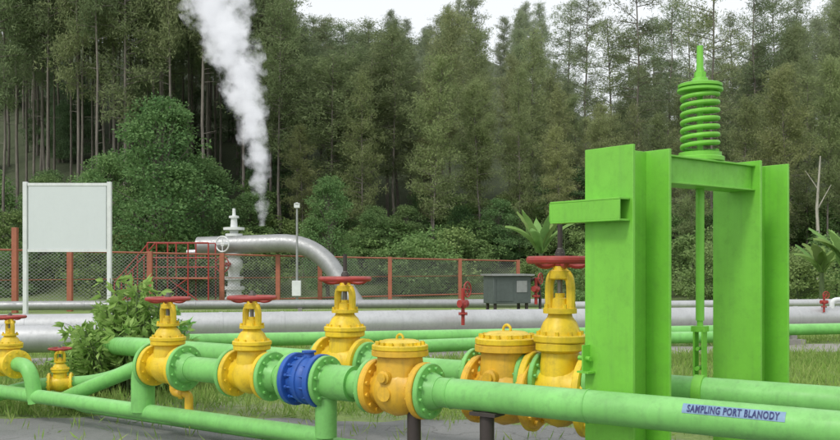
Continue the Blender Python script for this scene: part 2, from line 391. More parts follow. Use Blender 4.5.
pipeline('drain_pipeline','green low pipeline along the asphalt edge',[lp[0]+UX*.02,lp[2]],.07,GREEN)
q=hp(40); o2=UN*.42
pipeline('low_branch_pipe','thinner green low pipe lying behind drain line',[Vector((p323.x,p323.y,.12))+o2,Vector((q.x,q.y,.12))+o2,Vector((q.x,q.y,.12))+o2-UX*.8+UN*.5],.055,GREEN)
c5=P(10,363,9.4); d5=Vector((math.cos(UANG-.1),math.sin(UANG-.1),0))
pipeline('elbow_branch_pipe','green branch pipe with elbow dropping to the low line',[c5-d5*3,c5+d5*.42,Vector((c5.x+.43*d5.x+.05,c5.y+.4*d5.y,.2))],.075,GREEN,R=.2)
c6=P(60,383,9.7); d6=Vector((math.cos(UANG+.9),math.sin(UANG+.9),0))
pipeline('slanted_branch_pipe','green slanted branch pipe leaving the smallest valve',[c6-d6*.7+Vector((0,0,-.12)),c6-d6*.2,c6+d6*.3,c6+d6*.55+Vector((0,0,.05)),hp(138,K2)+Vector((0,0,-.20)),hp(185,K2)+Vector((0,0,-.18))],.07,GREEN,R=.2)
pipeline('short_slanted_pipe','short green pipe slanting up from the ground line',[P(62,400,9.6),P(78,392,9.5),P(132,370,9.2),P(150,366,9.0)],.075,GREEN,R=.2)
ys_=thing('drain_stub','yellow branch fitting below the first yellow valve','pipe')
c=hp(172)+Vector((.02,-.02,0)); b=B()
q1=Vector((c.x,c.y,c.z-.12)); q2=Vector((c.x,c.y,c.z-.23)); q3=q2+Vector((.14,-.02,0)); q4=q3+Vector((0,0,-.18))
b.tube(fillet([q1,q2,q3,q4],.05,6),.038,14)
for q_ in (q2+Vector((.05,0,0)),): b.rev(q_,(1,0,0),[(0,.055),(.03,.055)],12)
b.rev(q4+Vector((0,0,.03)),(0,0,-1),[(0,.052),(.06,.052),(.065,.03)],6)
mesh('elbow',b,YEL2,ys_)
pipeline('mid_green_pipe','long thin green pipe crossing the grass',[P(175,360,12.3)+Vector((0,0,-.25)),P(175,341,12.3),P(980,326,16)],.095,GREEN,R=.3,sup=[P(300,338.7,12.8),P(470,335.5,13.5),P(640,332.4,14.2),P(800,329.5,15)],supmat=DARK)
pipeline('short_green_pipe','short green pipe parallel to the long one',[P(362,372,11.3),P(372,348,11.4),P(600,339,12.6),P(760,336,13.4)],.085,GREEN,R=.25)
pipeline('large_clad_pipeline','large aluminium clad steam pipeline on concrete saddles',[P(-120,329,14.0),P(1000,314,19.6)],.21,SILV,seam=1.0,n=36,sup=[P(x,y,d) for x,y,d in((150,325.4,15.1),(400,322,16.2),(620,319.2,17.3),(790,316.9,18.3))])
pipeline('front_clad_pipeline','dull aluminium clad pipeline dipping behind the bush',[P(-90,340,12.6),P(115,338,13.2),P(190,350,13.4)+Vector((0,0,-.5))],.20,SILV,seam=1.0,n=32,R=.4)
pipeline('rear_clad_pipeline','narrow clad pipeline behind the large one',[P(560,306,23),P(1000,301,26)],.11,SILV,seam=1.5,n=24,sup=[P(640,305,23.5),P(760,303.6,24.3)])
pipeline('rear_low_pipeline','dull clad pipeline along the fence',[P(-30,306,25),P(560,303,27)],.13,SILV2,seam=1.5,n=24,sup=[P(100,305.3,25.5),P(300,304.3,26)])
# ------------------------------------------------------------ spring hanger frame
L=G(628,6.0); R_=G(751,6.9); bx=(R_-L).normalized(); cx=Vector((-bx.y,bx.x,0)); TOP=2.37
fr=thing('pipe_hanger_frame','tall green steel frame holding a pipe by a spring','frame',L)
def hbeam(c):
    b=B(); s=.2
    for k in(-1,1): b.box(Vector(c)+bx*(k*(s-.0125))+Vector((0,0,TOP/2)),.0125,s,TOP/2,bx,cx)
    b.box(Vector(c)+Vector((0,0,TOP/2-.001)),s-.0255,.011,TOP/2-.002,bx,cx)
    b.box(Vector(c)+Vector((0,0,.012)),s+.06,s+.06,.012,bx,cx)
    return b
mesh('post',hbeam((0,0,0)),GREEN2,fr,bevel=.003)
mesh('post',hbeam(R_-L),GREEN2,fr,bevel=.003)
D=(R_-L).length
b=B(); zt=2.34; zb=2.15; oc=-cx*.05
mid=bx*(D/2)+oc; hl=D/2-.202
for k in(-1,1):
    b.box(mid+cx*(k*.075)+Vector((0,0,(zt+zb)/2)),hl,.006,(zt-zb)/2-.012,bx,cx)
b.box(mid+Vector((0,0,zt-.006)),hl,.11,.006,bx,cx); b.box(mid+Vector((0,0,zb+.006)),hl,.11,.006,bx,cx)
mesh('crossbeam',b,GREEN2,fr,bevel=.002)
b=B(); sc_=-bx*(.2+.055)+cx*(.12)+Vector((0,0,1.955))
b.box(sc_-bx*.045,.005,.30,.062,bx,cx); b.box(sc_+Vector((0,0,.068)),.052,.30,.006,bx,cx); b.box(sc_-Vector((0,0,.068)),.052,.30,.006,bx,cx)
b.box(sc_+cx*.305,.05,.004,.062,bx,cx)
mesh('bracket',b,GREEN2,fr,bevel=.002)
b=B(); sc2=-bx*(.2+.035)+cx*.16+Vector((0,0,.98)); b.box(sc2,.035,.006,.09,bx,cx); b.box(sc2+Vector((0,0,-.09)),.035,.05,.006,bx,cx); b.cyl(sc2+cx*-.04,sc2+cx*.06,.016,n=10); mesh('lug',b,GREEN2,fr)
t=( (700-420)/F*L.y-L.x)/((R_.x-L.x)-(700-420)/F*(R_.y-L.y)); S=(R_-L)*t
sp=bpy.data.objects.new('spring_hanger',None); col.objects.link(sp); sp.parent=fr; sp.location=S
b=B(); b.rev((0,0,2.342),(0,0,1),[(0,.165),(.005,.17),(.03,.17),(.035,.165)],32); b.rev((0,0,2.378),(0,0,1),[(0,.15),(.03,.15),(.032,.1)],32); mesh('base_plate',b,GREEN2,sp)
b=B(); turns=7.0; z0=2.425; z1=2.83; pts=[]
for i in range(int(turns*28)+1):
    a=2*math.pi*i/28; f=i/(turns*28); pts.append((.125*math.cos(a),.125*math.sin(a),z0+(z1-z0)*f))
b.tube(pts,.0165,10); mesh('coil_spring',b,GREEN2,sp)
b=B(); b.rev((0,0,2.845),(0,0,1),[(0,.15),(.005,.16),(.022,.16),(.024,.13),(.034,.13),(.036,.155),(.055,.155),(.06,.145),(.065,.06),(.10,.055),(.105,.04)],32); mesh('top_plate',b,GREEN2,sp)
b=B(); b.cyl((0,0,1.12),(0,0,3.12),.022,n=14); b.cyl((0,0,1.2),(0,0,2.15),.03,n=16); b.rev((0,0,2.95),(0,0,1),[(0,.042),(.04,.042),(.045,.028),(.07,.028)],6); b.cyl((0,0,3.02),(0,0,3.18),.025,.022,n=10); mesh('rod',b,GREEN2,sp)
b=B()
for k in(-1,1): b.box(Vector((0,0,.95))+UX*(k*.03),.006,.05,.19,UX,UN)
b.box((0,0,1.14),.05,.05,.02,UX,UN); b.cyl(-UN*.08+Vector((0,0,.86)),UN*.08+Vector((0,0,.86)),.016,n=10); b.cyl(-UN*.07+Vector((0,0,1.0)),UN*.07+Vector((0,0,1.0)),.014,n=10)
pc=hp(700,K2); dz=Vector((pc.x,pc.y,pc.z))-(L+S)
b.rev(Vector((dz.x,dz.y,dz.z))-UX*.035,UX,[(0,PR+.003),(.002,PR+.014),(.068,PR+.014),(.07,PR+.003)],32); mesh('pipe_clamp',b,GREEN2,sp)
# ------------------------------------------------------------ sign board
d=22; sg=thing('sign_board','blank pale sign board on two white posts','sign',G(67,d))
def lx(px): return (px-67)/F*d
def lz(py): return H-(py-HY)/F*d
for px in (25.5,109.5): 
    b=B(); b.box((lx(px),0,lz(182)/2),.05,.05,lz(182)/2); mesh('post',b,WHITE,sg,bevel=.006)
b=B(); b.box((lx(67.5),0,(lz(186)+lz(249))/2),(lx(106)-lx(30))/2+.02,.02,(lz(186)-lz(249))/2); mesh('panel',b,PANEL,sg)
for y in (184.5,250.5):
    b=B(); b.box((lx(67.5),-.002,lz(y)),(lx(107)-lx(28))/2,.03,.035); mesh('frame_rail',b,WHITE,sg)
# ------------------------------------------------------------ fence
def fpost(px):
    h=60-(px-15)*19/503.; dd=1800/h; yt=250+11*(px-15)/503.; return G(px,dd), H+(HY-yt)/F*dd
o0=fpost(15)[0]
fe=thing('chain_link_fence','chain link fence with brick red posts and top rail','fence',o0)
fpx=[-40,15,70,150,222,278,320,390,460,518]
m,nt,bs=nm('chain_link'); 
uv=N(nt,'ShaderNodeTexCoord'); sx=N(nt,'ShaderNodeSeparateXYZ'); nt.links.new(uv.outputs['Object'],sx.inputs[0])
def wire(sign):
    a=N(nt,'ShaderNodeMath',operation='MULTIPLY'); nt.links.new(sx.outputs[2],a.inputs[0]); a.inputs[1].default_value=sign
    s_=N(nt,'ShaderNodeMath',operation='ADD'); nt.links.new(sx.outputs[0],s_.inputs[0]); nt.links.new(a.outputs[0],s_.inputs[1])
    q_=N(nt,'ShaderNodeMath',operation='MULTIPLY'); nt.links.new(s_.outputs[0],q_.inputs[0]); q_.inputs[1].default_value=8.5
    f_=N(nt,'ShaderNodeMath',operation='FRACT'); nt.links.new(q_.outputs[0],f_.inputs[0])
    l_=N(nt,'ShaderNodeMath',operation='LESS_THAN'); nt.links.new(f_.outputs[0],l_.inputs[0]); l_.inputs[1].default_value=.12; return l_.outputs[0]
mxn=N(nt,'ShaderNodeMath',operation='MAXIMUM'); nt.links.new(wire(1),mxn.inputs[0]); nt.links.new(wire(-1),mxn.inputs[1])
tp=N(nt,'ShaderNodeBsdfTransparent'); ms=N(nt,'ShaderNodeMixShader'); nt.links.new(mxn.outputs[0],ms.inputs[0]); nt.links.new(tp.outputs[0],ms.inputs[1]); nt.links.new(bs.outputs[0],ms.inputs[2]); nt.links.new(ms.outputs[0],nt.nodes['Material Output'].inputs[0])
bs.inputs['Base Color'].default_value=(.34,.34,.33,1); bs.inputs['Metallic'].default_value=.3
LINK=m
for i,px in enumerate(fpx):
    g0,zt_=fpost(px); p=g0-o0; b=B(); extra=.75 if px==15 else .06
    b.box((p.x,p.y,(zt_+extra)/2),.085,.085,(zt_+extra)/2); mesh('fence_post',b,REDPOST,fe,bevel=.005)
    if i<len(fpx)-1:
        g1,z1_=fpost(fpx[i+1]); p1=g1-o0
        for za,zb_,r in ((zt_,z1_,.035),(.25,.25,.03),(1.1,1.1,.012)):
            b=B(); b.cyl(Vector((p.x,p.y,za)),Vector((p1.x,p1.y,zb_)),r,n=10); mesh('fence_rail',b,REDPOST,fe)
        b=B(); b.add([(p.x,p.y,.05),(p1.x,p1.y,.05),(p1.x,p1.y,z1_),(p.x,p.y,zt_)],[(0,1,2,3)]); mesh('wire_mesh',b,LINK,fe)
# ------------------------------------------------------------ wellhead
wh=thing('wellhead','pale grey geothermal wellhead with stacked flanges and valves','wellhead',G(234,36))
b=B(); prof=[(0,.55),(.3,.55),(.31,.3),(.6,.3),(.62,.42),(.75,.42),(.76,.25),(1.0,.25),(1.02,.38),(1.14,.38),(1.15,.22),(1.35,.24),(1.5,.34),(1.75,.34),(1.9,.24),(1.95,.24),(1.96,.36),(2.08,.36),(2.09,.2),(2.3,.26),(2.5,.3),(2.7,.24),(2.75,.34),(2.85,.34),(2.86,.15)]
b.rev((0,0,0),(0,0,1),prof,24); mesh('valve_stack',b,WHITE,wh)
b=B(); b.rev((0,0,2.86),(0,0,1),[(0,.16),(.12,.18),(.14,.42),(.24,.42),(.26,.14),(.6,.12),(.62,.2),(.7,.2),(.72,.07),(1.0,.06)],20); mesh('top_cap',b,WHITE,wh)
for z in(1.62,2.42):
    b=B(); b.cyl((0,0,z),(-.3,-.75,z),.09,n=14); b.torus((-.3,-.75,z),(-.3,-.75,0),.3,.03,24,8); b.cyl((-.57,-.64,z),(-.03,-.86,z),.02,n=6); b.cyl((-.3,-.75,z-.3),(-.3,-.75,z+.3),.02,n=6); mesh('side_handwheel',b,RED if z<2 else WHITE,wh)
b=B(); b.tube(fillet([(0,0,2.42),(-1.1,.1,2.42),(-1.5,.1,2.1),(-1.9,.1,2.1)],.2),.12,14); b.flange((-.5,.04,2.42),(1,0,0),.24,.08,8,.02); b.flange((-.8,.06,2.42),(1,0,0),.24,.08,8,.02); mesh('side_outlet',b,SILV,wh)
pipeline('steam_discharge_pipe','thick dull clad pipe bending down from the wellhead',[P(198,246,36),P(316,242,35.5),P(362,304,34.5)-Vector((0,0,.4))],.36,SILV2,R=1.5,seam=1.2,n=32)
b0=thing('access_platform','red steel access platform with railings and stair','platform',G(182,34))
def ppx(px): return (px-182)/F*34
zd=H-(278-HY)/F*34; zr=H-(243-HY)/F*34
b=B(); b.box((0,0,zd),ppx(212),.6,.03); mesh('deck',b,REDPOST,b0)
b=B()
for px in (152,172,192,212):
    for y in(-.58,.58): b.cyl((ppx(px),y,0),(ppx(px),y,zr),.028,n=8)
for y in(-.58,.58):
    for z in (zr,(zr+zd)/2+.1,(zr+zd)/2-.25): b.cyl((ppx(152),y,z),(ppx(212),y,z),.022,n=8)
b.cyl((ppx(152),-.58,0),(ppx(192),-.58,zd),.02,n=6); b.cyl((ppx(212),-.58,0),(ppx(172),-.58,zd),.02,n=6)
mesh('railing',b,RED,b0)
b=B()
for y in(-.4,.4):
    b.cyl((ppx(152),y,zd),(ppx(118),y,.05),.04,n=8); b.cyl((ppx(152),y,zr),(ppx(118),y,.95),.025,n=8)
    for f in(.33,.66,1): b.cyl((ppx(152)+(ppx(118)-ppx(152))*f,y,zd*(1-f)+.03),(ppx(152)+(ppx(118)-ppx(152))*f,y,zr+(.95-zr)*f),.022,n=8)
for i in range(1,7):
    f=i/7; b.box((ppx(152)+(ppx(118)-ppx(152))*f,0,zd*(1-f)),.12,.4,.015)
mesh('stair',b,RED,b0)
lp_=thing('lamp_post','slim grey lamp post with small box near base','lamp',G(297,33))
b=B(); zt_=H+(HY-208)/F*33; b.cyl((0,0,0),(0,0,zt_),.05,.035,n=12); mesh('pole',b,SILV2,lp_)
b=B(); b.box((0,0,zt_+.08),.10,.08,.08); b.rev((0,0,zt_+.16),(0,0,1),[(0,.13),(.04,.02)],12); mesh('lamp_head',b,WHITE,lp_,bevel=.01)
b=B(); b.box((0,-.12,.75),.16,.08,.28); mesh('junction_box',b,WHITE,lp_,bevel=.01)
cb=thing('equipment_cabinet','dark grey equipment cabinet on a steel stand','cabinet',G(507,22),.35)
b=B(); b.box((0,0,1.0),.50,.3,.33); mesh('housing',b,CAB,cb,bevel=.015)
b=B(); b.box((0,-.02,1.36),.56,.36,.02); mesh('roof',b,SILV2,cb)
for x in(-.42,.42):
    for y in(-.22,.22): b=B(); b.box((x,y,.335),.03,.03,.335); mesh('leg',b,DARK,cb)
b=B(); b.box((-.2,-.306,1.0),.22,.006,.27); mesh('door',b,CAB,cb)
b=B(); b.box((.25,-.306,1.08),.14,.006,.14); mesh('gauge_panel',b,SILV2,cb)
b=B(); b.tube(fillet([(.45,-.2,1.2),(.75,-.2,1.3),(.8,-.2,.9),(.8,-.2,.2)],.2),.035,10); mesh('conduit',b,DARK,cb)
def redvalve(loc,sc,label,rz):
    e=thing('small_red_valve',label,'valve',loc,rz,sc,group='small red valves on the clad pipelines')
    b=B(); b.cyl((0,0,-.3),(0,0,.35),.04,n=10); b.rev((0,0,.0),(0,0,1),[(0,.07),(.06,.09),(.12,.07)],14); b.flange((0,0,-.1),(0,0,1),.1,.03,6,.012); b.rev((-.14,0,.08),(1,0,0),[(0,.07),(.28,.07)],12); mesh('body',b,RED,e)
    b=B(); b.torus((0,-.12,.33),(0,1,0),.13,.016,24,8); b.cyl((0,0,.33),(0,-.13,.33),.018,n=8)
    for a in(0,1,2): b.cyl((math.cos(a*1.047)*.13,-.12,.33+math.sin(a*1.047)*.13),(-math.cos(a*1.047)*.13,-.12,.33-math.sin(a*1.047)*.13),.01,n=6)
    mesh('handwheel',b,RED,e); return e
redvalve(P(463,308,15.9),(.8,.8,1.0),'small red valve standing on the large clad pipeline',.9)
redvalve(P(536,292,22),1.0,'small red valve beside the dark cabinet',1.0)
redvalve(P(824,304,18.2),.55,'small red valve at the pipeline with white flange',.2)
pipeline('vent_riser','white vent riser next to red valve',[P(832,316,18.4),P(832,300,18.4),P(850,299,18.4)],.05,WHITE,R=.1)
# ------------------------------------------------------------ foliage
def npmesh(name,verts,faces4,mat):
    me=bpy.data.meshes.new(name); n=len(faces4); me.vertices.add(len(verts)); me.vertices.foreach_set('co',verts.astype(np.float32).ravel())
    me.loops.add(n*4); me.loops.foreach_set('vertex_index',faces4.astype(np.int32).ravel())
    me.polygons.add(n); me.polygons.foreach_set('loop_start',np.arange(0,n*4,4,dtype=np.int32)); me.polygons.foreach_set('loop_total',np.full(n,4,dtype=np.int32))
    me.update(calc_edges=True); me.materials.append(mat); return me
def unit(a): return a/np.maximum(np.linalg.norm(a,axis=1,keepdims=True),1e-6)
def leaves(cen,dirs,Ln,Wd,fold=0):
    n=len(cen); r=unit(rng.normal(size=(n,3))); side=unit(np.cross(dirs,r)); nrm=np.cross(side,dirs)
    Ln=np.broadcast_to(np.asarray(Ln).reshape(-1,1),(n,1)); Wd=np.broadcast_to(np.asarray(Wd).reshape(-1,1),(n,1))
    a=cen; m=cen+dirs*Ln*.45; t=cen+dirs*Ln
    v=np.stack([a,m+side*Wd/2+nrm*Wd*fold,t,m-side*Wd/2+nrm*Wd*fold],1).reshape(-1,3)
    return v,np.arange(4*n).reshape(-1,4)
def pine(Hh,z0f,Lmax,nb,mat,tuft=15,shape=1.5,wd=(.04,.07)):
    tb=B(); lean=rng.normal(size=2)*.4; k=7
    pts=[(lean[0]*(i/k)**2+rng.normal()*.06,lean[1]*(i/k)**2,Hh*i/k) for i in range(k+1)]
    r0=.0054*Hh; tb.tube(pts,[r0*(1-.8*(i/k)) for i in range(k+1)],8)
    C=[];Dd=[]
    gaps=[rng.random() for _ in range(2)]
    for i in range(nb):
        f=(i+rng.random())/nb
        if min(abs(f-g) for g in gaps)<.02: continue
        env=min(1,.45+1.8*f)*max(0,1-f**shape)**.7
        z=Hh*(z0f+(1-z0f)*f*.985); L_=Lmax*env*rng.uniform(.5,1.15)+.35
        a=rng.random()*6.283; up=rng.uniform(-.12,.35)+.45*f
        dv=np.array([math.cos(a),math.sin(a),up]); dv/=np.linalg.norm(dv)
        o=np.array([lean[0]*(z/Hh)**2,lean[1]*(z/Hh)**2,z])
        e=o+dv*L_; tb.cyl(o,e,.026+.005*L_,.008,n=4)
        nt_=int(5+L_*4.2)
        for j in range(nt_):
            s=rng.uniform(.25,1.05); c=o+dv*L_*s+rng.normal(size=3)*np.array([.34,.34,.22])*(.5+s*.7)
            C.append(c+rng.normal(size=(tuft,3))*.17); q_=rng.normal(size=(tuft,3))*.8+dv*.3+np.array([0,0,.1]); Dd.append(q_)
    for i in range(6):
        z=Hh*rng.uniform(.25,max(.3,z0f)); a=rng.random()*6.28; l=rng.uniform(.4,1.1); tb.cyl((0,0,z),(math.cos(a)*l,math.sin(a)*l,z+.1),.018,.006,n=4)
    C=np.concatenate(C);Dd=unit(np.concatenate(Dd)); n=len(C)
    v,f=leaves(C,Dd,rng.uniform(.2,.42,n),rng.uniform(wd[0],wd[1],n)); return tb,npmesh('pine_crown',v,f,mat)
def mk(name,label,cat,tb,tmat,cme,crown='crown'):
    e=thing(name,label,cat); mesh('trunk',tb,tmat,e,angle=60)
    o=bpy.data.objects.new(crown,cme); col.objects.link(o); o.parent=e; return e
def broad(Hh,W,nc,nl,mat,size=.2,z0=.18,cone=.5):
    tb=B(); tb.tube([(0,0,0),(.1,0,Hh*.3),(0,.1,Hh*.6),(.05,0,Hh*.9)],[Hh*.018,Hh*.014,Hh*.009,Hh*.003],8)
    C=[];Dd=[]
    for i in range(nc):
        f=rng.random()**.9; z=Hh*(z0+(1-z0)*f); rr=W/2*(1-f)**cone*min(1,.45+2.2*f)*rng.uniform(.45,1.05); a=rng.random()*6.283
        c=np.array([rr*math.cos(a),rr*math.sin(a),z]); tb.cyl((0,0,max(z*.75,.2)),tuple(c),.03,.01,n=4)
        s=rng.uniform(.28,.62)*W/7.0; k=int(nl*rng.uniform(.6,1.3))
        q_=unit(rng.normal(size=(k,3)))*rng.random((k,1))**.4*np.array([1.25,1.25,.75])*s*1.5
        C.append(c+q_); Dd.append(unit(q_+1e-3)*.8+rng.normal(size=(k,3))*.6+np.array([0,0,-.2]))
    C=np.concatenate(C);Dd=unit(np.concatenate(Dd)); n=len(C)
    v,f=leaves(C,Dd,rng.uniform(.7,1.3,n)*size,rng.uniform(.4,.7,n)*size,.15); return tb,npmesh('broad_crown',v,f,mat)
talls=[];fulls=[];broads=[];shrubs=[];sparse=[]
for i in range(5):
    talls.append(pine(22,[.48,.56,.42,.52,.36][i],[2.1,1.9,2.4,2.1,2.2][i],64,LPINE,16,3.0))
for i in range(5):
    fulls.append(pine(20,[.22,.34,.28,.40,.15][i],[2.3,2.6,2.9,2.4,2.7][i],95,LPINE2,15,[2.2,3,2.6,3.2,2.4][i]))
for i in range(3):
    sparse.append(pine(22,[.38,.45,.42][i],[2.7,2.5,3.0][i],52,LPINE,14,3.2,(.038,.06)))
for i in range(3):
    broads.append(broad(10,6.5,115,190,LBROAD,.165,.1,[.42,.5,.38][i]))
for i in range(3):
    shrubs.append(broad(3,3.6,40,110,LSHRUB,.14,.05,.4))
def templ(lst,name,label,cat,tm_):
    return [mk(name,label,cat,a,tm_,c) for a,c in lst]
T={}
GRL={'tall':'tall pine tree with bare straight trunk on hillside','full':'full crowned olive green pine tree on hillside','broad':'dark green leafy tree at the forest edge','shrub':'green leafy shrub at the foot of the forest','sparse':'tall sparse pine standing above the forest skyline'}
T['tall']=templ(talls,'pine_tree',GRL['tall'],'tree',BARK)
T['full']=templ(fulls,'pine_tree',GRL['full'],'tree',BARK)
T['sparse']=templ(sparse,'pine_tree',GRL['sparse'],'tree',BARK)
T['broad']=templ(broads,'broadleaf_tree',GRL['broad'],'tree',BARK)
T['shrub']=templ(shrubs,'shrub',GRL['shrub'],'shrub',BARK3)
usedT=set()
GR={'tall':'tall pines of the hillside forest','sparse':'sparse pines above the skyline','full':'full crowned pines of the hillside forest','broad':'leafy trees at the forest edge','shrub':'shrubs at the foot of the forest'}
def plant(kind,loc,sc,label=None):
    i=random.randrange(len(T[kind])); src=T[kind][i]; rz=random.random()*6.28
    if (kind,i) not in usedT:
        usedT.add((kind,i)); src.location=loc; src.rotation_euler=(0,0,rz); src.scale=sc
        src['group']=GR[kind]
        if label: src['label']=label
        return src
    return copything(src,loc,rz,sc,label or GRL[kind],GR[kind])
def hz(x,y): return float(hgt(np.float64(x),np.float64(y)))
SK=[(-60,-60),(250,-40),(285,5),(300,20),(380,18),(400,0),(470,-15),(540,0),(560,45),(600,66),(640,58),(690,54),(740,46),(775,28),(800,10),(840,-10),(900,-25)]
def skyline(px):
    for (a,ya),(c,yc) in zip(SK,SK[1:]):
        if a<=px<=c: return ya+(yc-ya)*(px-a)/(c-a)
    return -30
placed=[]
def far_ok(x,y,m):
    for a,c in placed:
        if (a-x)**2+(c-y)**2<m*m: return False
    placed.append((x,y)); return True
plant('broad',G(160,44),(1.12,1.12,.96),'large rounded green leafy tree behind the sign board')
plant('broad',G(328,42),(.52,.52,.56),'small round leafy tree beside the lamp post')
plant('broad',G(108,47),(.8,.8,.72)); plant('broad',G(205,48),(.7,.7,.72))
for px,dd,yt in ((640,58,-70),(712,56,-90),(668,66,0),(585,70,-10),(755,62,-30),(612,60,20),(735,74,10),(775,66,-20),(568,76,0),(690,72,10),(655,80,15),(790,70,-10),(630,78,25)):
    g0=G(px,dd); z=hz(g0.x,g0.y); top=H+(HY-yt)/F*dd; plant('sparse',(g0.x,g0.y,z-.2),(.9,.9,(top-z)/22)); placed.append((g0.x,g0.y))
cnt={'tall':0,'full':0,'broad':0}
tries=0
while cnt['tall']<195 and tries<9000:
    tries+=1; px=random.uniform(-30,400); dd=random.uniform(50,102); g0=G(px,dd)
    if px>285 and random.random()<.5: continue
    if not far_ok(g0.x,g0.y,1.4): continue
    z=hz(g0.x,g0.y); top=H+(HY-skyline(px)-random.uniform(-6,40))/F*dd
    hh=random.uniform(19,27); 
    if px>250: hh=min(hh,top-z)
    if hh<9: continue
    plant('tall',(g0.x,g0.y,z-.2),(random.uniform(.7,1.0),random.uniform(.7,1.0),hh/22)); cnt['tall']+=1
tries=0
while cnt['full']<155 and tries<9000:
    tries+=1; px=random.uniform(265,870); dd=random.choice([random.uniform(48,62),random.uniform(55,106)]); g0=G(px,dd)
    if not far_ok(g0.x,g0.y,2.2): continue
    z=hz(g0.x,g0.y); top=H+(HY-skyline(px)-random.uniform(0,60)-max(0,62-dd)*3.5)/F*dd; hh=top-z
    if hh<4.5: continue
    s=min(max(hh/20,.45),1.1)
    plant('full',(g0.x,g0.y,z-.2),(s*random.uniform(.8,1.1),s*random.uniform(.8,1.1),hh/20)); cnt['full']+=1
for i in range(28):
    px=random.uniform(-40,320); dd=random.uniform(66,105); g0=G(px,dd); s=random.uniform(.4,.65); plant('broad',(g0.x,g0.y,hz(g0.x,g0.y)-.1),(s*1.2,s*1.2,s))
for i in range(30):
    px=random.uniform(-30,870); dd=random.uniform(47,60); g0=G(px,dd); s=random.uniform(.35,.6)
    if 370<px<480: s=min(s,.4)
    plant('broad',(g0.x,g0.y,hz(g0.x,g0.y)-.1),(s*1.15,s*1.15,s*random.uniform(.75,1.0)))
for i in range(85):
    px=random.uniform(-40,880); dd=random.uniform(43,58); g0=G(px,dd); s=random.uniform(.5,1.2); plant('shrub',(g0.x,g0.y,hz(g0.x,g0.y)-.1),(s*1.2,s*1.2,s))
for px,dd,s in ((800,32,.7),(775,36,.8),(835,34,.9),(560,36,.6),(590,38,.7),(700,40,.8),(740,39,.7),(640,40,.7)):
    g0=G(px,dd); plant('shrub',g0,(s*1.2,s*1.2,s))
pt=thing('bare_tree','slender pale bare trunk among the shrubs','tree',G(818,38)); b=B(); b.tube([(0,0,0),(.05,0,2),(-.05,0,4),(.1,0,6.2)],[.10,.08,.06,.03],8); b.cyl((0,0,4),(.6,.1,5),.03,.01,n=5); b.cyl((0,0,4.8),(-.5,.1,5.6),.025,.01,n=5); mesh('trunk',b,BARK2,pt)
def banana(loc,sc,seed,label):
    r=random.Random(seed); e=thing('banana_plant',label,'plant',loc,r.random()*6,sc,group='banana plants by the forest')
    b=B(); b.tube([(0,0,0),(0,0,.8),(.03,0,1.6)],[.13,.10,.07],10); mesh('trunk',b,BARK3,e)
    for i in range(10):
        a=i*2.4+r.random()*.4; c,s=math.cos(a),math.sin(a); L_=r.uniform(1.3,1.9); el=r.uniform(1.15,1.5); b=B(); vs=[];fs=[]; m_=14
        x=0;z=1.55; w_=r.uniform(.18,.26); cv_=r.uniform(.7,1.6)
        for j in range(m_+1):
            f=j/m_; ww=w_*math.sin(math.pi*min(1,f*.93+.06))**.6*(0.12 if f<.12 else 1)*(1-.3*r.random()); 
            vs+=[(c*x-s*-ww,s*x+c*-ww,z-.06-ww*.25),(c*x,s*x,z),(c*x-s*ww,s*x+c*ww,z-.06-ww*.25)]
            ang=el-f*cv_; x+=math.cos(ang)*L_/m_; z+=math.sin(ang)*L_/m_
        for j in range(m_):
            k=j*3; fs+=[(k,k+1,k+4,k+3),(k+1,k+2,k+5,k+4)]
        b.add(vs,fs); mesh('leaf',b,LBAN,e,angle=80)
banana(G(541,38),1.3,3,'banana plant with broad arching leaves beyond the fence')
banana(G(822,28),.85,5,'banana plant with broad leaves near the shrubs')
banana(G(845,27),.95,9,'banana plant with broad leaves near the shrubs')
def nearbush(loc,label,ns,hmax,W,seed):
    rr=np.random.default_rng(seed); e=thing('weed_bush',label,'bush',loc); tb=B(); C=[];Dd=[]
    for i in range(ns):
        a=rr.random()*6.28; R0=rr.random()**.6*W/2; h=hmax*rr.uniform(.5,1)*(1-.45*(R0/(W/2))**2); e1=np.array([R0*math.cos(a),R0*math.sin(a),h]); o=e1*np.array([.45,.45,0])
        tb.cyl(o,e1,.010,.004,n=5)
        for j in range(int(9*h/hmax*1.6)+4):
            f=rr.uniform(.25,1); c=o+(e1-o)*f; az=rr.random()*6.28; 
            dv=np.array([math.cos(az),math.sin(az),rr.uniform(-.1,.6)]); dv/=np.linalg.norm(dv); c2=c+dv*rr.uniform(.05,.16); tb.cyl(c,c2,.003,.002,n=3)
            k=rr.integers(3,7)
            for q_ in range(k):
                sp_=rr.normal(size=3)*.55; d_=dv+sp_+np.array([0,0,-.15]); C.append(c2); Dd.append(d_)
    C=np.array(C);Dd=unit(np.array(Dd)); n=len(C)
    v,f=leaves(C,Dd,rr.uniform(.09,.18,n),rr.uniform(.04,.07,n),.2)
    mesh('stems',tb,BARK3,e); o=bpy.data.objects.new('foliage',npmesh('bush_foliage',v,f,LBUSH)); col.objects.link(o); o.parent=e
nearbush(G(130,11.2),'bright green leafy bush growing behind the green pipes',80,1.52,1.4,1)
nearbush(G(98,11.3),'low leafy weeds beside the green pipes',36,1.05,1.0,2)
nearbush(G(165,11.7),'low leafy weeds beside the green pipes',30,1.05,.8,3)
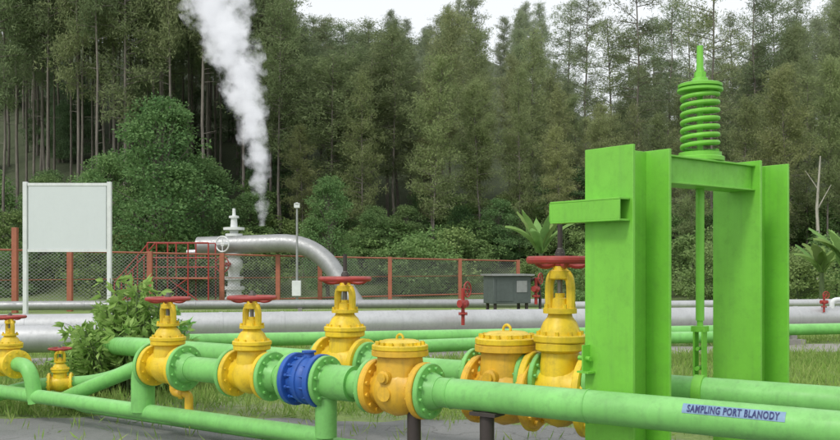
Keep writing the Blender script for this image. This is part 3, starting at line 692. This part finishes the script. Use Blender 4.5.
def grass():
    n=170000; x=rng.uniform(-9,16,n); y=rng.uniform(6.8,30,n)
    nz=np.sin(x*1.3+1.7*np.sin(y*.9))+np.sin(y*1.9+x*.7)+.8*np.sin(x*3.1)*np.cos(y*2.7)
    ed=9.55-.10*np.abs(x+3)-.35*np.maximum(0,x-.5)
    near=(y<15.2+.16*x)&(y>ed); farr=(y>16.8+.19*x)
    dens=np.where(near,.8+.25*nz,np.where(farr,.5+.12*nz,.03))
    dens*=np.where(y>20,.5,1.0)
    k=(rng.random(n)<dens)&(np.abs(x)<.5*y+1.5); x=x[k];y=y[k]; n=len(x)
    C=np.stack([x,y,np.zeros(n)],1); C=np.repeat(C,3,0)+np.concatenate([rng.normal(size=(3*n,2))*.04,np.zeros((3*n,1))],1)
    Dd=unit(rng.normal(size=(3*n,3))*.42+np.array([0,0,1])); Dd[:,2]=np.abs(Dd[:,2])
    v,f=leaves(C,Dd,rng.gamma(4,.024,3*n)+.03,rng.uniform(.008,.017,3*n)); return v,f
v,f=grass(); o=bpy.data.objects.new('grass',npmesh('grass',v,f,LGRASS)); col.objects.link(o); o['kind']='stuff'; o['label']='patchy grass tufts between the pipelines'; o['category']='grass'
# ------------------------------------------------------------ steam
d=45; b=B(); base=P(262,226,d); pts=[];rr=[]
for i in range(25):
    z=i/24*14.5; pts.append((-.0186*z*z,0,z)); rr.append((.2+.118*z)*1.3)
b.tube(pts,rr,20)
m=bpy.data.materials.new('steam_volume'); m.use_nodes=True; nt=m.node_tree; nt.nodes.remove(nt.nodes['Principled BSDF'])
tc=N(nt,'ShaderNodeTexCoord'); sx=N(nt,'ShaderNodeSeparateXYZ'); nt.links.new(tc.outputs['Object'],sx.inputs[0])
def M_(op,a,c=None,clamp=False):
    n=N(nt,'ShaderNodeMath',operation=op); n.use_clamp=clamp
    for i,v_ in enumerate((a,c)):
        if v_ is None: continue
        if isinstance(v_,bpy.types.NodeSocket): nt.links.new(v_,n.inputs[i])
        else: n.inputs[i].default_value=v_
    return n.outputs[0]
z=sx.outputs[2]; xx=M_('ADD',sx.outputs[0],M_('MULTIPLY',M_('MULTIPLY',z,z),.0186)); yy=sx.outputs[1]
dist=M_('SQRT',M_('ADD',M_('MULTIPLY',xx,xx),M_('MULTIPLY',yy,yy)))
rad=M_('ADD',M_('MULTIPLY',z,.118),.2); q_=M_('SUBTRACT',1.0,M_('DIVIDE',dist,rad))
nn=noise(nt,tc.outputs['Object'],1.0,4,.65)
den=M_('ADD',M_('MULTIPLY',q_,.9),M_('MULTIPLY',M_('SUBTRACT',nn,.51),4.0))
den=M_('MULTIPLY',den,1.1,True); den=M_('MULTIPLY',den,2.6)
pv=N(nt,'ShaderNodeVolumePrincipled'); pv.inputs['Color'].default_value=(.98,.98,.98,1); nt.links.new(den,pv.inputs['Density'])
pv.inputs['Emission Color'].default_value=(.93,.96,1,1); nt.links.new(M_('MULTIPLY',den,.42),pv.inputs['Emission Strength'])  # steam glows by added emission, standing in for multiply scattered daylight
nt.links.new(pv.outputs[0],nt.nodes['Material Output'].inputs['Volume'])
try: m.cycles.volume_step_rate=1.0
except Exception as ex: print(ex)
o=mesh('steam',b,m); o.location=base; o['kind']='stuff'; o['label']='white steam plume rising from behind the wellhead'; o['category']='steam'
# ------------------------------------------------------------ world, sun, camera
w=bpy.data.worlds.new('World'); scene.world=w; w.use_nodes=True; nt=w.node_tree; bg=nt.nodes['Background']
EL,AZ=50,215
sky=N(nt,'ShaderNodeTexSky',sky_type='NISHITA'); sky.sun_disc=False; sky.sun_elevation=math.radians(EL); sky.sun_rotation=math.radians(AZ); sky.dust_density=3
hs=N(nt,'ShaderNodeHueSaturation'); hs.inputs['Saturation'].default_value=.25; hs.inputs['Value'].default_value=1.0; nt.links.new(sky.outputs[0],hs.inputs['Color'])
c=mix(nt,.6,hs.outputs[0],(8.6,8.9,9.1)); nt.links.new(c,bg.inputs[0]); bg.inputs[1].default_value=.148
sl=bpy.data.lights.new('sun','SUN'); sl.energy=1.5; sl.angle=math.radians(12); sl.color=(1,.97,.92)
so=bpy.data.objects.new('sun',sl); col.objects.link(so)
az=math.radians(AZ); sd=Vector((math.sin(az)*math.cos(math.radians(EL)),math.cos(az)*math.cos(math.radians(EL)),math.sin(math.radians(EL))))
so.rotation_euler=sd.to_track_quat('Z','Y').to_euler()
cam=bpy.data.cameras.new('camera'); co_=bpy.data.objects.new('camera',cam); col.objects.link(co_); co_.location=(0,0,H); co_.rotation_euler=(math.pi/2,0,0)
cam.sensor_width=36; cam.lens=F/840*36; cam.shift_y=(HY-220)/840; cam.clip_end=2000; cam.clip_start=.05
scene.camera=co_
scene.view_settings.view_transform='Standard'; scene.view_settings.look='None'; scene.view_settings.exposure=0
print('trees',cnt)
